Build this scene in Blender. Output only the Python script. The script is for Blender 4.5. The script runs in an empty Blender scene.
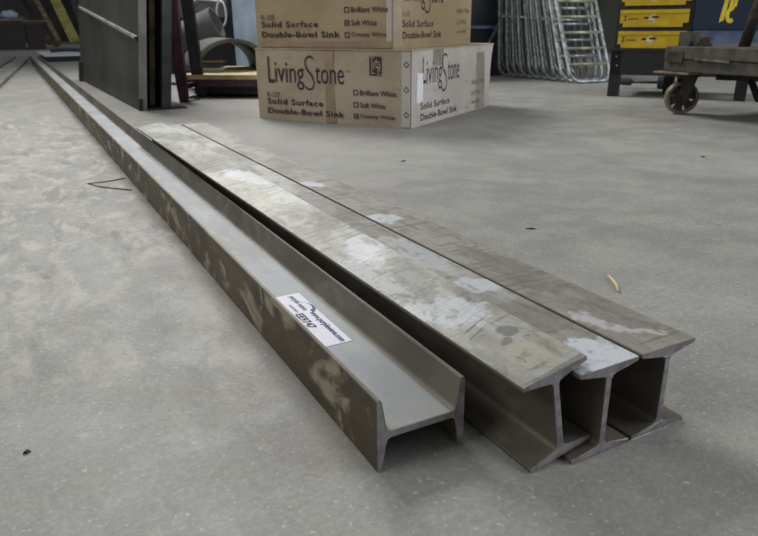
import bpy, bmesh, math, random
from mathutils import Vector, Matrix
random.seed(7)
PI = math.pi
SC = bpy.context.scene
COL = SC.collection

# ------------------------------------------------------------------ camera
F_PX, PITCH, ROLL, YAW, CAM_H = 671.797, -0.3495, -0.009464, 0.499036, 0.452712
cd = bpy.data.cameras.new('camera'); cam = bpy.data.objects.new('camera', cd); COL.objects.link(cam)
cd.sensor_width = 36.0; cd.sensor_fit = 'HORIZONTAL'; cd.lens = F_PX * 36.0 / 758.0
cd.clip_start = 0.02; cd.clip_end = 200
Fv = Vector((math.sin(YAW)*math.cos(PITCH), math.cos(YAW)*math.cos(PITCH), math.sin(PITCH)))
Rv = Vector((math.cos(YAW), -math.sin(YAW), 0)); Uv = Rv.cross(Fv)
R2 = Rv*math.cos(ROLL) + Uv*math.sin(ROLL); U2 = Uv*math.cos(ROLL) - Rv*math.sin(ROLL)
cam.matrix_world = Matrix(((R2.x, U2.x, -Fv.x, 0), (R2.y, U2.y, -Fv.y, 0), (R2.z, U2.z, -Fv.z, CAM_H), (0, 0, 0, 1)))
cd.dof.use_dof = True; cd.dof.focus_distance = 1.05; cd.dof.aperture_fstop = 11
SC.camera = cam

# ------------------------------------------------------------------ world, lamps, exposure
w = bpy.data.worlds.new('world'); SC.world = w; w.use_nodes = True
bg = w.node_tree.nodes['Background']; bg.inputs[0].default_value = (0.92, 0.96, 1.0, 1); bg.inputs[1].default_value = 0.25
def area(name, loc, target, sx, sy, power, color):
    l = bpy.data.lights.new(name, 'AREA'); l.shape = 'RECTANGLE'; l.size = sx; l.size_y = sy; l.energy = power; l.color = color
    o = bpy.data.objects.new(name, l); COL.objects.link(o); o.location = loc
    o.rotation_euler = (Vector(target) - Vector(loc)).to_track_quat('-Z', 'Y').to_euler()
    return o
area('skylight_area', (1.1, 6.6, 4.4), (0.6, 1.0, 0), 2.2, 1.4, 310, (1.0, 0.995, 0.985))
area('door_daylight', (6.0, -2.5, 3.6), (1.5, 2.5, 0), 4.0, 3.0, 260, (0.93, 0.965, 1.0))
area('left_fill', (-4.0, 1.5, 4.0), (0.5, 2.5, 0), 3.0, 3.0, 120, (1.0, 0.985, 0.96))  # added fill from the left, lifts the carton fronts and long beam's side
SC.view_settings.view_transform = 'Standard'; SC.view_settings.look = 'None'
SC.view_settings.gamma = 1; SC.view_settings.use_curve_mapping = False; SC.view_settings.exposure = 0.0

# ------------------------------------------------------------------ material helpers
def lin(c):
    return tuple(((v/255)/12.92 if v/255 <= 0.04045 else ((v/255+0.055)/1.055)**2.4) for v in c) + (1,)
class NT:
    def __init__(s, name, rough=0.6, metal=0.0, spec=0.5):
        s.m = bpy.data.materials.new(name); s.m.use_nodes = True; s.t = s.m.node_tree
        s.b = s.t.nodes['Principled BSDF']
        s.b.inputs['Roughness'].default_value = rough; s.b.inputs['Metallic'].default_value = metal
        s.b.inputs['Specular IOR Level'].default_value = spec
        s.co = s.t.nodes.new('ShaderNodeTexCoord').outputs['Object']
        s.sx = None
    def n(s, typ, **kw):
        nd = s.t.nodes.new(typ)
        for k, v in kw.items(): setattr(nd, k, v)
        return nd
    def put(s, sock, v):
        if hasattr(v, 'node'): s.t.links.new(v, sock)
        else: sock.default_value = v
    def map(s, scale=(1, 1, 1), loc=(0, 0, 0), rot=(0, 0, 0)):
        nd = s.n('ShaderNodeMapping'); s.t.links.new(s.co, nd.inputs[0])
        nd.inputs['Scale'].default_value = scale; nd.inputs['Location'].default_value = loc; nd.inputs['Rotation'].default_value = rot
        return nd.outputs[0]
    def noise(s, scale, stretch=(1, 1, 1), detail=4, rough=0.55, dist=0.0, loc=(0, 0, 0), rot=(0, 0, 0)):
        nd = s.n('ShaderNodeTexNoise'); s.t.links.new(s.map(stretch, loc, rot), nd.inputs['Vector'])
        nd.inputs['Scale'].default_value = scale; nd.inputs['Detail'].default_value = detail
        nd.inputs['Roughness'].default_value = rough; nd.inputs['Distortion'].default_value = dist
        return nd.outputs['Fac']
    def math(s, op, a, b=0.0, c=0.0):
        nd = s.n('ShaderNodeMath', operation=op); s.put(nd.inputs[0], a); s.put(nd.inputs[1], b); s.put(nd.inputs[2], c)
        return nd.outputs[0]
    def rng(s, v, a, b, lo=0.0, hi=1.0):
        nd = s.n('ShaderNodeMapRange'); nd.interpolation_type = 'SMOOTHSTEP'
        s.put(nd.inputs[0], v)
        for i, x in enumerate((a, b, lo, hi)): nd.inputs[i+1].default_value = x
        return nd.outputs[0]
    def mix(s, f, a, b):
        nd = s.n('ShaderNodeMix', data_type='RGBA'); s.put(nd.inputs[0], f)
        s.put(nd.inputs[6], a if hasattr(a, 'node') else lin(a)); s.put(nd.inputs[7], b if hasattr(b, 'node') else lin(b))
        return nd.outputs[2]
    def xyz(s):
        if s.sx is None:
            s.sx = s.n('ShaderNodeSeparateXYZ'); s.t.links.new(s.co, s.sx.inputs[0])
        return s.sx.outputs
    def blotch(s, cx, cy, rx, ry, wob=0.8, scale=20, rot=0.0, soft=0.35, seed=0):
        x, y, _ = s.xyz()
        dx = s.math('SUBTRACT', x, cx); dy = s.math('SUBTRACT', y, cy)
        c, sn = math.cos(rot), math.sin(rot)
        u = s.math('ADD', s.math('MULTIPLY', dx, c/rx), s.math('MULTIPLY', dy, sn/rx))
        v = s.math('ADD', s.math('MULTIPLY', dx, -sn/ry), s.math('MULTIPLY', dy, c/ry))
        d = s.math('SQRT', s.math('ADD', s.math('MULTIPLY', u, u), s.math('MULTIPLY', v, v)))
        nz = s.noise(scale, detail=3, loc=(seed, seed*2, 0))
        d = s.math('ADD', d, s.math('MULTIPLY', s.math('SUBTRACT', nz, 0.5), wob*2))
        return s.rng(d, 1-soft, 1+soft, 1, 0)
    def color(s, c):
        s.put(s.b.inputs['Base Color'], c if hasattr(c, 'node') else lin(c)); return s
    def bump(s, h, strength=0.2, dist=0.002):
        nd = s.n('ShaderNodeBump'); nd.inputs['Strength'].default_value = strength; nd.inputs['Distance'].default_value = dist
        s.put(nd.inputs['Height'], h); s.t.links.new(nd.outputs[0], s.b.inputs['Normal']); return s
    def roughv(s, v):
        s.put(s.b.inputs['Roughness'], v); return s
def plain(name, c, rough=0.6, metal=0.0, vary=0.15, scale=12, spec=0.5, bump=0.0):
    t = NT(name, rough, metal, spec)
    d = tuple(max(0, v*(1-vary)) for v in c); e = tuple(min(255, v*(1+vary*0.6)) for v in c)
    nz = t.noise(scale, detail=5)
    t.color(t.mix(t.rng(nz, 0.3, 0.7), d, e))
    if bump: t.bump(nz, bump)
    return t.m

# ------------------------------------------------------------------ mesh helpers
def tag(o, label=None, cat=None, group=None, kind=None):
    if label: o['label'] = label
    if cat: o['category'] = cat
    if group: o['group'] = group
    if kind: o['kind'] = kind
    return o
def empty(name, loc=(0, 0, 0), rotz=0.0, label=None, cat=None, group=None):
    o = bpy.data.objects.new(name, None); COL.objects.link(o); o.location = loc; o.rotation_euler = (0, 0, rotz)
    o.empty_display_size = 0.05
    return tag(o, label, cat, group)
def obj(name, bm, mats, parent=None, smooth=False, loc=None, bevel=0.0):
    me = bpy.data.meshes.new(name); bmesh.ops.recalc_face_normals(bm, faces=bm.faces[:]); bm.to_mesh(me); bm.free()
    if not isinstance(mats, (list, tuple)): mats = [mats]
    for m in mats: me.materials.append(m)
    if smooth:
        for p in me.polygons: p.use_smooth = True
    o = bpy.data.objects.new(name, me); COL.objects.link(o)
    if parent: o.parent = parent
    if loc: o.location = loc
    if bevel:
        md = o.modifiers.new('bevel', 'BEVEL'); md.width = bevel; md.segments = 2; md.limit_method = 'ANGLE'
    return o
def box(bm, x0, x1, y0, y1, z0, z1, mi=0):
    vs = [bm.verts.new((x, y, z)) for x in (x0, x1) for y in (y0, y1) for z in (z0, z1)]
    for f in ((0, 1, 3, 2), (4, 6, 7, 5), (0, 4, 5, 1), (2, 3, 7, 6), (0, 2, 6, 4), (1, 5, 7, 3)):
        bm.faces.new([vs[i] for i in f]).material_index = mi
    return vs
def bx(*a, mi=0):
    bm = bmesh.new(); box(bm, *a, mi=mi); return bm
def bar(bm, a, b, wx, wz, up=(0, 0, 1), mi=0, w2=None):
    """rectangular bar from a to b, wx wide, wz thick; w2 = width at b"""
    a, b = Vector(a), Vector(b); d = (b-a).normalized(); s = d.cross(Vector(up)); s.normalize(); t = s.cross(d)
    w2 = w2 or wx
    vs = [bm.verts.new(p + s*i*w/2 + t*j*wz/2) for p, w in ((a, wx), (b, w2)) for i in (-1, 1) for j in (-1, 1)]
    for f in ((0, 1, 3, 2), (4, 6, 7, 5), (0, 4, 5, 1), (2, 3, 7, 6), (0, 2, 6, 4), (1, 5, 7, 3)):
        bm.faces.new([vs[i] for i in f]).material_index = mi
def tube(bm, pts, r, n=10, closed=False, caps=True):
    pts = [Vector(p) for p in pts]; rings = []
    prev = None
    N = len(pts)
    for i, p in enumerate(pts):
        if closed: d = (pts[(i+1) % N] - pts[i-1])
        else: d = pts[min(i+1, N-1)] - pts[max(i-1, 0)]
        d.normalize()
        if prev is None:
            ref = Vector((0, 0, 1)) if abs(d.z) < 0.9 else Vector((1, 0, 0)); s = d.cross(ref).normalized()
        else:
            s = (prev - d*prev.dot(d)).normalized()
        prev = s; t = d.cross(s)
        rr = r[i] if isinstance(r, (list, tuple)) else r
        rings.append([bm.verts.new(p + (s*math.cos(2*PI*k/n) + t*math.sin(2*PI*k/n))*rr) for k in range(n)])
    M = N if closed else N-1
    for i in range(M):
        A, B = rings[i], rings[(i+1) % N]
        for k in range(n): bm.faces.new((A[k], A[(k+1) % n], B[(k+1) % n], B[k])).smooth = True
    if caps and not closed:
        bm.faces.new(rings[0][::-1]); bm.faces.new(rings[-1])
def lathe(bm, prof, o, ax, n=28):
    """prof: list of (radius, along); revolved round axis ax through o"""
    o = Vector(o); ax = Vector(ax).normalized(); ref = Vector((0, 0, 1)) if abs(ax.z) < 0.9 else Vector((1, 0, 0))
    s = ax.cross(ref).normalized(); t = ax.cross(s); rings = []
    for r, h in prof:
        rings.append([bm.verts.new(o + ax*h + (s*math.cos(2*PI*k/n) + t*math.sin(2*PI*k/n))*max(r, 1e-4)) for k in range(n)])
    for A, B in zip(rings, rings[1:]):
        for k in range(n): bm.faces.new((A[k], A[(k+1) % n], B[(k+1) % n], B[k]))
def poly(bm, pts, O, U, V, th=0.0):
    O, U, V = Vector(O), Vector(U), Vector(V); Nn = U.cross(V).normalized()
    a = [bm.verts.new(O + U*x + V*y + Nn*th) for x, y in pts]
    bm.faces.new(a)
    if th:
        b = [bm.verts.new(O + U*x + V*y) for x, y in pts]
        for i in range(len(a)):
            j = (i+1) % len(a); bm.faces.new((b[i], b[j], a[j], a[i]))
def rect_text(name, s, mat, parent, O, U, V, r, off=0.0008, bold=0.0, shear=0.0, gap=1.0):
    """lettering fitted to r = (x0, y0, x1, y1) on the face through O spanned by U, V"""
    cu = bpy.data.curves.new('txt', 'FONT'); cu.body = s; cu.offset = bold; cu.shear = shear; cu.space_character = gap; cu.resolution_u = 3
    tmp = bpy.data.objects.new('txt', cu); COL.objects.link(tmp)
    bpy.context.view_layer.update()
    me = bpy.data.meshes.new_from_object(tmp.evaluated_get(bpy.context.evaluated_depsgraph_get()))
    bpy.data.objects.remove(tmp); bpy.data.curves.remove(cu)
    xs = [v.co.x for v in me.vertices]; ys = [v.co.y for v in me.vertices]
    O, U, V = Vector(O), Vector(U), Vector(V); Nn = U.cross(V).normalized()
    for v in me.vertices:
        a = (v.co.x-min(xs))/(max(xs)-min(xs)); b = (v.co.y-min(ys))/(max(ys)-min(ys))
        v.co = O + U*(r[0] + a*(r[2]-r[0])) + V*(r[1] + b*(r[3]-r[1])) + Nn*off
    me.name = name; me.materials.clear(); me.materials.append(mat)
    o = bpy.data.objects.new(name, me); COL.objects.link(o); o.parent = parent
    return o

# ------------------------------------------------------------------ materials
# concrete floor
t = NT('concrete', 0.62, 0, 0.35)
big = t.noise(1.1, detail=5, rough=0.6); med = t.noise(7, detail=6, rough=0.65); fine = t.noise(70, detail=6, rough=0.75)
grit = t.noise(320, detail=3, rough=0.6)
c = t.mix(t.rng(big, 0.35, 0.68), (130, 129, 125), (148, 147, 143))
c = t.mix(t.rng(med, 0.42, 0.62, 0, 0.35), c, (166, 163, 154))
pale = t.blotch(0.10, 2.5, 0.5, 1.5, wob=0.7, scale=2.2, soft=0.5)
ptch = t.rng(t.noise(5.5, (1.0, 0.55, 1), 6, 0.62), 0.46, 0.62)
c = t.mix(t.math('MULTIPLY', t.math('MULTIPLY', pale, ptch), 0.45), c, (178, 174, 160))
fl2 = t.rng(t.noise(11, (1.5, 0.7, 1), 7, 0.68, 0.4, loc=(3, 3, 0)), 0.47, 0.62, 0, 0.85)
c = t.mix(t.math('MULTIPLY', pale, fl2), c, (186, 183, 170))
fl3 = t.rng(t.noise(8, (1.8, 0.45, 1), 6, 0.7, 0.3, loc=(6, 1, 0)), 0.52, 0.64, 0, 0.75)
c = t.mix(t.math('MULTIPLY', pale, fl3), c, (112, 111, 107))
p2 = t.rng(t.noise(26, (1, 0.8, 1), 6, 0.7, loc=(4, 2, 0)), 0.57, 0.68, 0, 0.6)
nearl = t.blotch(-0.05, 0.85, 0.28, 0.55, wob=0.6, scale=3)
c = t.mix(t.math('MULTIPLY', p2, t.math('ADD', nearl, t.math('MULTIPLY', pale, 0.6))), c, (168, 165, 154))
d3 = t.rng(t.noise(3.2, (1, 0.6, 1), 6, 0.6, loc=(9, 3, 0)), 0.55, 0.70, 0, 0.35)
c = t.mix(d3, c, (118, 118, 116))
streak = t.blotch(1.70, 1.45, 0.07, 0.55, wob=0.8, scale=5, rot=0.62, soft=0.8)
c = t.mix(t.math('MULTIPLY', streak, 0.35), c, (105, 103, 100))
gl = t.rng(fine, 0.35, 0.72, 0, 1)
c = t.mix(t.math('MULTIPLY', gl, 0.40), c, (112, 110, 103))
f2 = t.noise(150, detail=3, rough=0.7, loc=(2, 8, 0)); c = t.mix(t.rng(f2, 0.45, 0.70, 0, 0.30), c, (178, 175, 165))
c = t.mix(t.rng(t.noise(130, detail=2, loc=(1, 5, 0)), 0.63, 0.72, 0, 0.5), c, (196, 194, 186))
c = t.mix(t.rng(t.noise(55, detail=3, loc=(7, 1, 0)), 0.70, 0.76, 0, 0.45), c, (84, 82, 80))
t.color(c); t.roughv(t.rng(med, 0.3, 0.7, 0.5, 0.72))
t.bump(t.math('ADD', fine, t.math('MULTIPLY', grit, 0.5)), 0.22, 0.0012); CONC = t.m

def steel_top(name, base, light, dark, blotches, seed=0.0, metal=0.35):
    t = NT(name, 0.55, 0.2, 0.4)
    n1 = t.noise(9, (1.3, 0.45, 1), 5, 0.6, 0.4, (seed, seed, 0)); n2 = t.noise(26, (1, 0.3, 1), 4, 0.6, 0.8, (seed*2, 0, 0), (0, 0, 0.5))
    c = t.mix(t.rng(n1, 0.40, 0.60), base, light)
    c = t.mix(t.rng(n2, 0.52, 0.68, 0, 0.55), c, dark)
    # drag marks running slantwise
    sc = t.noise(60, (0.16, 1.5, 1), 3, 0.5, 0.2, (seed, 3, 0), (0, 0, 0.9))
    c = t.mix(t.rng(sc, 0.56, 0.66, 0, 0.6), c, dark)
    for (cx, cy, rx, ry, rot, col, amt) in blotches:
        b = t.blotch(cx, cy, rx, ry, wob=(0.8 if min(rx, ry) > 0.005 else 0.22), scale=60, rot=rot, soft=0.18, seed=cx*31+cy)
        c = t.mix(t.math('MULTIPLY', b, amt), c, col)
    m2 = t.noise(38, (1.2, 0.5, 1), 6, 0.7, 0.5, (seed, 1, 4)); c = t.mix(t.rng(m2, 0.52, 0.66, 0, 0.38), c, light)
    c = t.mix(t.rng(m2, 0.46, 0.36, 0, 0.45), c, dark)
    sp = t.noise(150, detail=4)
    c = t.mix(t.rng(sp, 0.52, 0.75, 0, 0.4), c, dark)
    # brown edges where the mill scale is knocked off
    t.color(c); t.roughv(t.rng(n1, 0.3, 0.7, 0.60, 0.50)); t.bump(sp, 0.12, 0.001)
    return t.m
TOP1 = steel_top('worn_flange_face_a', (132, 129, 120), (160, 160, 155), (88, 84, 76), [
    (0.044, 0.135, 0.028, 0.0014, 0.35, (74, 72, 66), 0.85), (0.050, 0.152, 0.026, 0.0016, 0.30, (80, 78, 72), 0.8), (0.056, 0.168, 0.024, 0.0012, 0.32, (84, 82, 76), 0.8),
    (0.034, 0.118, 0.020, 0.0012, 0.4, (78, 76, 70), 0.8), (0.060, 0.186, 0.020, 0.0012, 0.28, (90, 88, 82), 0.7), (0.058, 0.098, 0.012, 0.013, 0.3, (66, 62, 54), 0.6), (0.044, 0.080, 0.010, 0.006, 0.6, (72, 68, 60), 0.6), (0.070, 0.062, 0.008, 0.016, 0.4, (84, 80, 70), 0.6), (0.03, 0.19, 0.035, 0.06, 0.5, (186, 190, 194), 0.6),
    (0.055, 0.045, 0.035, 0.03, 0.1, (158, 152, 134), 0.7), (0.02, 0.34, 0.025, 0.09, 0.2, (180, 184, 186), 0.55),
    (0.06, 0.45, 0.03, 0.06, -0.3, (186, 188, 190), 0.6), (0.055, 0.30, 0.025, 0.08, -0.2, (112, 108, 99), 0.6),
    (0.06, 0.70, 0.03, 0.10, 0.3, (112, 108, 99), 0.55), (0.02, 0.95, 0.03, 0.2, 0.0, (170, 168, 152), 0.5),
    (0.065, 1.05, 0.025, 0.12, 0.2, (188, 192, 194), 0.6), (0.06, 1.75, 0.035, 0.22, 0.3, (106, 103, 96), 0.6)], 2.0)
TOP2 = steel_top('worn_flange_face_b', (134, 131, 123), (166, 165, 160), (96, 92, 84), [
    (0.05, 0.022, 0.05, 0.042, 0.0, (198, 202, 208), 0.9), (0.05, 0.14, 0.045, 0.05, 0.2, (124, 120, 114), 0.7),
    (0.06, 0.26, 0.03, 0.03, 0.2, (192, 196, 200), 0.75), (0.06, 0.42, 0.03, 0.10, 0.0, (176, 180, 182), 0.6),
    (0.06, 0.75, 0.03, 0.14, 0.0, (112, 108, 102), 0.6)], 5.0)
TOP3 = steel_top('worn_flange_face_c', (130, 125, 116), (150, 146, 138), (100, 95, 87), [
    (0.035, 0.08, 0.020, 0.055, 0.5, (186, 186, 184), 0.75), (0.050, 0.075, 0.014, 0.05, 0.5, (118, 114, 106), 0.8),
    (0.02, 0.62, 0.03, 0.035, 0.4, (190, 194, 196), 0.8), (0.02, 0.95, 0.02, 0.04, 0.4, (190, 194, 196), 0.8),
    (0.05, 0.3, 0.03, 0.12, 0, (112, 107, 98), 0.6)], 8.0)
def rusty(name, base, dark, light, metal=0.15, lightamt=0.8, rough=0.55):
    t = NT(name, rough, metal, 0.4)
    n1 = t.noise(14, (1, 0.8, 1.2), 5, 0.6, 0.8); n2 = t.noise(6, (1, 0.5, 1), 5, 0.6, 0.3, (5, 2, 1)); sp = t.noise(120, detail=4)
    c = t.mix(t.rng(n2, 0.35, 0.65), dark, base)
    c = t.mix(t.rng(n1, 0.52, 0.66, 0, lightamt), c, light)
    c = t.mix(t.rng(sp, 0.5, 0.8, 0, 0.4), c, dark)
    t.color(c); t.bump(sp, 0.15, 0.001); return t.m
RUST_OUT = rusty('brown_mill_scale', (98, 87, 68), (66, 57, 42), (152, 144, 124), lightamt=0.95)
RUST_IN = rusty('dull_brown_steel', (116, 110, 100), (90, 85, 76), (134, 129, 118), lightamt=0.5)
RUST_WEB = rusty('dark_web_steel', (108, 102, 91), (80, 75, 66), (128, 121, 109), lightamt=0.5)
t = NT('pale_web_steel', 0.55, 0.15, 0.4)
n1 = t.noise(7, (1, 0.4, 1), 5, 0.6); n2 = t.noise(30, (1, 0.35, 1), 5, 0.6); sp = t.noise(140, detail=4)
c = t.mix(t.rng(n1, 0.35, 0.68), (140, 143, 143), (164, 168, 170))
c = t.mix(t.rng(n2, 0.56, 0.70, 0, 0.5), c, (180, 176, 160))
x, y, z = t.xyz()
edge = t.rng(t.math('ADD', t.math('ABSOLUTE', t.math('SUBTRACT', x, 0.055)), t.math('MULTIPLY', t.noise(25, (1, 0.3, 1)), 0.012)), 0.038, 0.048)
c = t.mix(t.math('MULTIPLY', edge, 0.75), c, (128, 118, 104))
c = t.mix(t.math('MULTIPLY', t.rng(y, 0.05, 0.0), t.rng(n2, 0.4, 0.6, 0.2, 0.8)), c, (150, 142, 120))
c = t.mix(t.rng(sp, 0.55, 0.8, 0, 0.3), c, (120, 118, 112))
t.color(c); t.bump(sp, 0.1, 0.001); WEBTOP = t.m
t = NT('sawn_steel_end', 0.5, 0.3, 0.5)
n1 = t.noise(60, detail=5); n2 = t.noise(160, (1, 1, 0.2), 3)
c = t.mix(t.rng(n1, 0.35, 0.65), (122, 117, 120), (154, 149, 152)); c = t.mix(t.rng(n2, 0.6, 0.7, 0, 0.5), c, (96, 92, 92))
t.color(c); t.bump(n2, 0.15, 0.001); CUT = t.m

def cardboard(name, a, b):
    t = NT(name, 0.8, 0, 0.2)
    n1 = t.noise(3.5, detail=5); n2 = t.noise(90, (0.15, 0.15, 3), 3)
    c = t.mix(t.rng(n1, 0.35, 0.65), a, b); c = t.mix(t.rng(n2, 0.4, 0.7, 0, 0.15), c, (120, 104, 82))
    st = t.rng(t.noise(7, (1, 1, 2.5), 5, 0.6, loc=(3, 1, 2)), 0.6, 0.72, 0, 0.35)
    c = t.mix(st, c, (134, 112, 86)); t.color(c); t.bump(n2, 0.1, 0.002); return t.m
CARD_A = cardboard('cardboard_grey_tan', (164, 149, 127), (182, 169, 148))
CARD_B = cardboard('cardboard_tan', (160, 142, 112), (174, 157, 128))
CARD_PALE = cardboard('cardboard_pale', (184, 176, 168), (200, 194, 188))
TAPE = plain('brown_parcel_tape', (156, 136, 112), 0.4, vary=0.08)
TAPE_GREY = plain('grey_parcel_tape', (150, 142, 134), 0.35, vary=0.08)
INK = plain('printed_ink', (52, 40, 48), 0.7, vary=0.1)
INK_FAINT = plain('faded_ink', (124, 108, 104), 0.8, vary=0.1)
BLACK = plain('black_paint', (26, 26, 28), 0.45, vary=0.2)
NAVYBLACK = plain('navy_black_paint', (30, 33, 44), 0.5, vary=0.2, scale=3)
NAVY = plain('navy_paint', (30, 42, 66), 0.45, vary=0.12, scale=3)
BLUEGREY = plain('blue_grey_paint', (92, 108, 140), 0.5, vary=0.2)
YELLOW = plain('yellow_plastic', (206, 172, 20), 0.45, vary=0.08)
YELLOWL = plain('yellow_lettering', (238, 216, 60), 0.5, vary=0.05)
CREAM = plain('cream_sticker', (226, 214, 150), 0.5, vary=0.05)
GALV = plain('galvanised_tube', (170, 176, 176), 0.38, 0.55, vary=0.25, scale=30)
GALVD = plain('dull_galvanised_tube', (128, 133, 128), 0.42, 0.45, vary=0.3, scale=30)
WIREM = plain('dull_wire', (96, 99, 96), 0.6, 0.2)
RUNG = plain('olive_grey_rung', (170, 174, 150), 0.45, 0.4, vary=0.2)
IRON = plain('old_brown_iron', (64, 58, 50), 0.6, 0.3, vary=0.3, scale=25, bump=0.2)
IRONL = plain('worn_iron_tread', (116, 106, 90), 0.55, 0.35, vary=0.25, scale=25, bump=0.2)
WOODOLD = plain('grimy_old_timber', (74, 70, 60), 0.75, vary=0.25, scale=18, bump=0.3)
MAROON = plain('maroon_paint', (80, 54, 66), 0.5, vary=0.2)
DKGREEN = plain('dark_grey_green_steel', (58, 62, 62), 0.5, 0.2, vary=0.2)
PIPE = plain('weathered_grey_pipe', (88, 90, 84), 0.7, 0.1, vary=0.25, scale=8, bump=0.2)
PLY = plain('plywood', (196, 176, 134), 0.7, vary=0.15, scale=10)
PLYD = plain('old_plank', (120, 106, 82), 0.75, vary=0.3, scale=6)
PLYY = plain('yellow_plank', (168, 156, 92), 0.7, vary=0.2, scale=4)
WHITE = plain('white_paint', (226, 228, 228), 0.4, vary=0.05)
LBLUE = plain('pale_blue_steel', (172, 188, 206), 0.5, vary=0.12, scale=5)
WALLM = plain('dim_wall_paint', (74, 74, 66), 0.85, vary=0.25, scale=0.7)
CABG = NT('grey_cabinet_steel', 0.5, 0.3, 0.5)
nz = CABG.noise(1.6, detail=4); n2 = CABG.noise(14, (1, 0.3, 0.3), 4)
cc = CABG.mix(CABG.rng(nz, 0.35, 0.65), (64, 63, 57), (84, 83, 77)); cc = CABG.mix(CABG.rng(n2, 0.5, 0.7, 0, 0.3), cc, (52, 49, 42))
CABG.color(cc); CABG = CABG.m
CABL = plain('light_grey_steel_edge', (122, 122, 122), 0.45, 0.3, vary=0.12)
STICK = plain('sticker_paper', (240, 242, 250), 0.35, vary=0.02)
PURPLE = plain('purple_print', (70, 50, 130), 0.5, vary=0.05)
PEN = plain('black_marker', (36, 34, 40), 0.6, vary=0.05)
GREYPR = plain('grey_print', (120, 116, 140), 0.6, vary=0.05)

# ------------------------------------------------------------------ setting
def struct(o): o['kind'] = 'structure'; return o
struct(obj('floor', bx(-12, 14, -6, 26, -0.1, 0), CONC))
struct(obj('wall_back', bx(-12, 14, 24, 24.2, 0, 5), WALLM))
struct(obj('wall_right', bx(8, 8.2, 3, 24, 0, 5), WALLM))

# ------------------------------------------------------------------ I-beams
B, D = 0.0875, 0.110
def i_profile():
    """(p across the flange, q along the depth); third value = zone of the edge that starts there"""
    tw, tip, root = 0.0088, 0.0056, 0.0112
    c = B/2; e = 0.0012
    def fillet(px, qx, sx, sq):
        r = 0.0062; pts = []
        for k in range(5):
            a = k/4*PI/2
            pts.append((px + sx*(r - r*math.sin(a)), qx + sq*(r - r*math.cos(a))))
        return pts
    P = []
    P += [(e, 0, 'outer0'), (B-e, 0, 'tip'), (B, e, 'tip'), (B, tip-e, 'tip'), (B-e, tip, 'in_r0')]
    f = fillet(c+tw/2, root, 1, 1)          # starts on the flange, ends on the web
    P += [(p, q, 'fil_r0') for p, q in f[:-1]] + [(f[-1][0], f[-1][1], 'web_r')]
    f = fillet(c+tw/2, D-root, 1, -1)[::-1]
    P += [(p, q, 'fil_r1') for p, q in f[:-1]] + [(f[-1][0], f[-1][1], 'in_r1')]
    P += [(B-e, D-tip, 'tip'), (B, D-tip+e, 'tip'), (B, D-e, 'tip'), (B-e, D, 'outer1')]
    P += [(e, D, 'tip'), (0, D-e, 'tip'), (0, D-tip+e, 'tip'), (e, D-tip, 'in_l1')]
    f = fillet(c-tw/2, D-root, -1, -1)
    P += [(p, q, 'fil_l1') for p, q in f[:-1]] + [(f[-1][0], f[-1][1], 'web_l')]
    f = fillet(c-tw/2, root, -1, 1)[::-1]
    P += [(p, q, 'fil_l0') for p, q in f[:-1]] + [(f[-1][0], f[-1][1], 'in_l0')]
    P += [(e, tip, 'tip'), (0, tip-e, 'tip'), (0, e, 'tip')]
    return P
def beam(name, mats, zone, length, flat, label, seed):
    rnd = random.Random(seed); P = i_profile(); bm = bmesh.new()
    ys = [0.0, 0.0012] + [length*k/24 for k in range(1, 25)]
    rings = []
    for j, yy in enumerate(ys):
        ring = []
        for p, q, _ in P:
            inset = 0.0005 if j == 0 else 0.0
            jit = rnd.uniform(-0.0006, 0.0006) if j == 0 else 0
            pp = p + (inset if p < B/2 else -inset); qq = q
            ring.append(bm.verts.new((pp, yy + (jit if j == 0 else 0), qq) if not flat else (qq, yy + jit, pp)))
        rings.append(ring)
    n = len(P)
    for A, Bn in zip(rings, rings[1:]):
        for k in range(n):
            f = bm.faces.new((A[k], A[(k+1) % n], Bn[(k+1) % n], Bn[k])); zn = P[k][2]
            f.material_index = zone.get(zn, zone.get(zn[:3], 0))
            f.smooth = zn.startswith('fil')
    for r in (rings[0], rings[-1]):
        f = bm.faces.new(r); f.material_index = zone['cut']
    bm.normal_update(); bmesh.ops.triangulate(bm, faces=[f for f in bm.faces if len(f.verts) > 4], quad_method='BEAUTY', ngon_method='EAR_CLIP')
    o = obj(name, bm, mats)
    return tag(o, label, 'steel beam')
STK = {'outer1': 1, 'cut': 2}
b3 = beam('steel_beam', [RUST_WEB, TOP3, CUT], STK, 2.10, False, 'upright brown-grey I-beam, rightmost of the three standing side by side, pale crescent scuff near its end', 3)
b3.location = (0.5656, 0.438, 0)
b2 = beam('steel_beam', [RUST_WEB, TOP2, CUT], STK, 2.10, False, 'upright I-beam between two others, bright silver patch at its near end', 2)
b2.location = (0.4736, 0.438, 0)
b1 = beam('steel_beam', [RUST_WEB, TOP1, CUT], STK, 2.10, False, 'upright I-beam leaning slightly, scratched whitish top, its flange resting on the next beam', 1)
b1.location = (0.4251, 0.4484, 0.0002); b1.rotation_euler = (0, -0.1757, 0)
bL = beam('steel_beam', [RUST_OUT, WEBTOP, CUT, RUST_IN], {'web_r': 1, 'fil_r0': 1, 'in_r0': 3, 'in_r1': 3, 'fil_r1': 3, 'tip': 3, 'cut': 2}, 9.98, True,
          'very long I-beam lying with a trough facing up, white auction sticker inside', 4)
bL.location = (0.2842, 0.5292, 0); bL.rotation_euler = (0, 0, -0.0148)
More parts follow.
